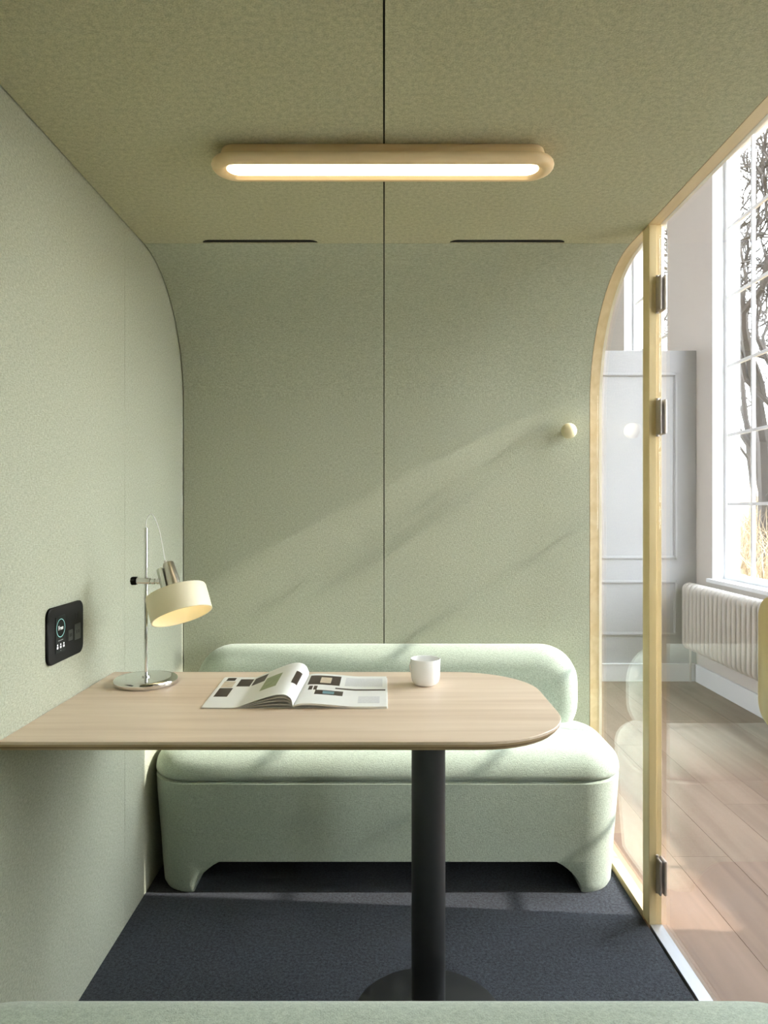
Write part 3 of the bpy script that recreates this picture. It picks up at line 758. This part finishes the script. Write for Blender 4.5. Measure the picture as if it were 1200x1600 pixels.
# the rest of the hall shell
tag(obj('wall_far', B(HX0, XO, HY1, HY1+0.15, HZ-0.1, HTOP), M['wall_paint'], loc=(0, HY1, 0)), 'greige far wall of the hall', kind='structure')
tag(obj('wall_hall_end', B(HX0, XO, HY0-0.15, HY0, HZ-0.1, HTOP), M['wall_paint'], loc=(0, HY0, 0)), 'greige near wall of the hall', kind='structure')
bm = bmesh.new()
bx(bm, HX0-0.15, HX0, HY0, HY1, HZ-0.1, SZ0); bx(bm, HX0-0.15, HX0, HY0, HY1, SZ1, HTOP)
edges = [HY0]+[v for w in ADDED_SIDE_WINDOWS for v in w]+[HY1]
for i in range(0, len(edges), 2): bx(bm, HX0-0.15, HX0, edges[i], edges[i+1], SZ0, SZ1)
tag(obj('wall_side', bm, M['wall_paint'], loc=(HX0, 0, 0)), 'greige side wall of the hall with added wide windows', kind='structure')
for wi, (a, b) in enumerate(ADDED_SIDE_WINDOWS):
    w = empty('window_%d' % (wi+20), (HX0-0.08, (a+b)/2, SZ0), 'added wide white framed window on the far side of the hall', kind='structure')
    bm = bmesh.new()
    for y in (a+0.001, (a+b)/2-0.025, b-0.051): bx(bm, HX0-0.10, HX0-0.06, y, y+0.05, SZ0, SZ1)
    bx(bm, HX0-0.10, HX0-0.06, a, b, SZ0, SZ0+0.05); bx(bm, HX0-0.10, HX0-0.06, a, b, SZ1-0.05, SZ1)
    obj('window_frame', bm, M['white_frame'], w)
    obj('pane', B(HX0-0.082, HX0-0.078, a+0.02, b-0.02, SZ0+0.02, SZ1-0.02), M['winglass'], w)
tag(obj('ceiling_hall', B(HX0-0.15, XO, HY0-0.15, HY1+0.15, HTOP, HTOP+0.15), M['white_paint'], loc=(0, 0, HTOP)), 'white hall ceiling', kind='structure')

# ---------------------------------------------------------------- radiator
RX, RZ0, RZ1 = 2.135, 0.225, 0.700
rad = empty('radiator', (RX, 4.2, RZ0), 'cream column radiator mounted on the wall below the tall window', 'radiator')
bm = bmesh.new()
hz_, hd_ = (RZ1-RZ0)/2-0.022, 0.030
lp = []
for sgn in (1, -1):
    for k in range(9):
        a = PI*k/8 if sgn > 0 else PI+PI*k/8
        lp.append((hd_*math.cos(a), 0, sgn*(hz_-hd_)+hd_*math.sin(a)))
tube(bm, lp, 0.0185, 12, closed=True)
bmesh.ops.recalc_face_normals(bm, faces=bm.faces)
sme = bpy.data.meshes.new('column'); bm.to_mesh(sme); bm.free(); sme.materials.append(M['radiator'])
for p in sme.polygons: p.use_smooth = True
NS = 22; pit = 0.0585; yy = 4.925
for k in range(NS):
    o = bpy.data.objects.new('column', sme); C.objects.link(o); o.parent = rad
    o.location = Vector((RX, yy-k*pit, (RZ0+RZ1)/2))-rad.location
bm = bmesh.new()
for z in (RZ0+0.05, RZ1-0.05): tube(bm, [(RX, yy+0.022, z), (RX, yy-(NS-1)*pit-0.022, z)], 0.020, 14)
autosmooth(obj('header_pipe', bm, M['radiator'], rad), 50)
for y in (yy-0.2, yy-1.0):
    obj('wall_bracket', B(RX+0.02, XW-0.0005, y-0.012, y+0.012, RZ0+0.1, RZ0+0.14), M['radiator'], rad)
bm = bmesh.new(); tube(bm, [(RX+0.02, yy+0.022, RZ1-0.05), (RX+0.02, yy+0.045, RZ1-0.05), (RX+0.03, yy+0.05, RZ1-0.1), (RX+0.03, yy+0.05, HZ+0.0005)], 0.0075, 10)
autosmooth(obj('supply_pipe', bm, M['radiator'], rad), 50)

# ================================================================ OUTDOORS
def ground_z(x, y):
    return -0.35+0.05*max(0, y-8)+0.03*max(0, x-6)
bm = bmesh.new()
gx = [2.45, 4, 6, 9, 14, 22, 40, 70]; gy = [-40, -20, -8, 0, 4, 8, 12, 18, 28, 45, 80]
gv = [[bm.verts.new((x, y, ground_z(x, y))) for y in gy] for x in gx]
for i in range(len(gx)-1):
    for j in range(len(gy)-1): bm.faces.new((gv[i][j], gv[i+1][j], gv[i+1][j+1], gv[i][j+1]))
g = obj('meadow_ground', bm, M['reed_ground'], loc=(10, 5, -0.35)); tag(g, 'dry straw coloured meadow ground outside the windows', kind='structure')
# reeds
bm = bmesh.new(); rng = random.Random(3)
for k in range(5200):
    y = rng.uniform(6.5, 14.5); x = 3.0+y*rng.uniform(0.0, 0.55)+rng.uniform(-0.3, 0.3)
    if x < 3.2: continue
    h = rng.uniform(0.9, 1.75)+0.04*(y-6); z = ground_z(x, y)
    lean = Vector((rng.gauss(0, 0.28), rng.gauss(0, 0.28), 0)); w = rng.uniform(0.006, 0.016)
    th = rng.uniform(0, PI); wd = Vector((math.cos(th), math.sin(th), 0))*w
    base = Vector((x, y, z)); pv = None
    for s in range(4):
        t = s/3; c = base+Vector((0, 0, h*t*(1-0.18*t)))+lean*h*t*t
        ww_ = wd*(1-0.85*t); q = (bm.verts.new(c-ww_), bm.verts.new(c+ww_))
        if pv: bm.faces.new((pv[0], pv[1], q[1], q[0]))
        pv = q
me_r = obj('dry_reeds', bm, M['reed'], loc=(6, 10, -0.3)); tag(me_r, 'tall dry golden reeds growing outside the window', 'grass', kind='stuff')
# bare trees
def tree(name, label, x, y, h, seed, spread=0.62, r0=0.11, depth=7):
    rng = random.Random(seed); bm = bmesh.new(); segs = [0]
    def grow(p, d, L, r, k):
        if segs[0] > 5200: return
        n = 3; pts = [p]; rad = [r]; dd = d.copy()
        for i in range(n):
            dd = (dd+Vector((rng.gauss(0, 0.16), rng.gauss(0, 0.16), rng.gauss(0.07, 0.12)))).normalized()
            pts.append(pts[-1]+dd*L/n); rad.append(max(0.011, r*(1-0.22*(i+1)/n)))
        tube(bm, pts, rad, 6 if k > 3 else (4 if k > 1 else 3)); segs[0] += 1
        if k == 0: return
        nb = rng.choice((2, 3, 3)) if k > 1 else rng.choice((3, 4))
        for i in range(nb):
            a = rng.uniform(0, 2*PI); s = dd.orthogonal().normalized(); s = Matrix.Rotation(a, 3, dd) @ s
            nd = (dd+s*rng.uniform(0.5, 1.1)*spread*1.5).normalized()
            grow(pts[rng.choice((2, 3, 3))], nd, L*rng.uniform(0.62, 0.85), rad[-1]*rng.uniform(0.62, 0.9), k-1)
    z = ground_z(x, y)
    grow(Vector((x, y, z-0.05)), Vector((rng.gauss(0, 0.08), rng.gauss(0, 0.08), 1)).normalized(), h*0.33, r0, depth)
    o = obj(name, bm, M['bark'], loc=(x, y, z)); tag(o, label, 'tree', 'bare trees outside the hall windows')
    return o
for i, (x, y, h, sd_, lab) in enumerate((
        (5.15, 9.7, 7.5, 11, 'slender bare tree rising out of the tall dry reeds'),
        (8.2, 15.6, 11.5, 5, 'broad bare tree with tangled branches behind the dry reeds'),
        (12.0, 23, 15, 23, 'bare leafless tree standing far out in the meadow'),
        (17.5, 33, 11, 31, 'bare leafless tree standing far out in the meadow'),
        (9.8, 25, 9, 47, 'bare leafless tree standing far out in the meadow'))):
    tree('bare_tree', lab, x, y, h, sd_)
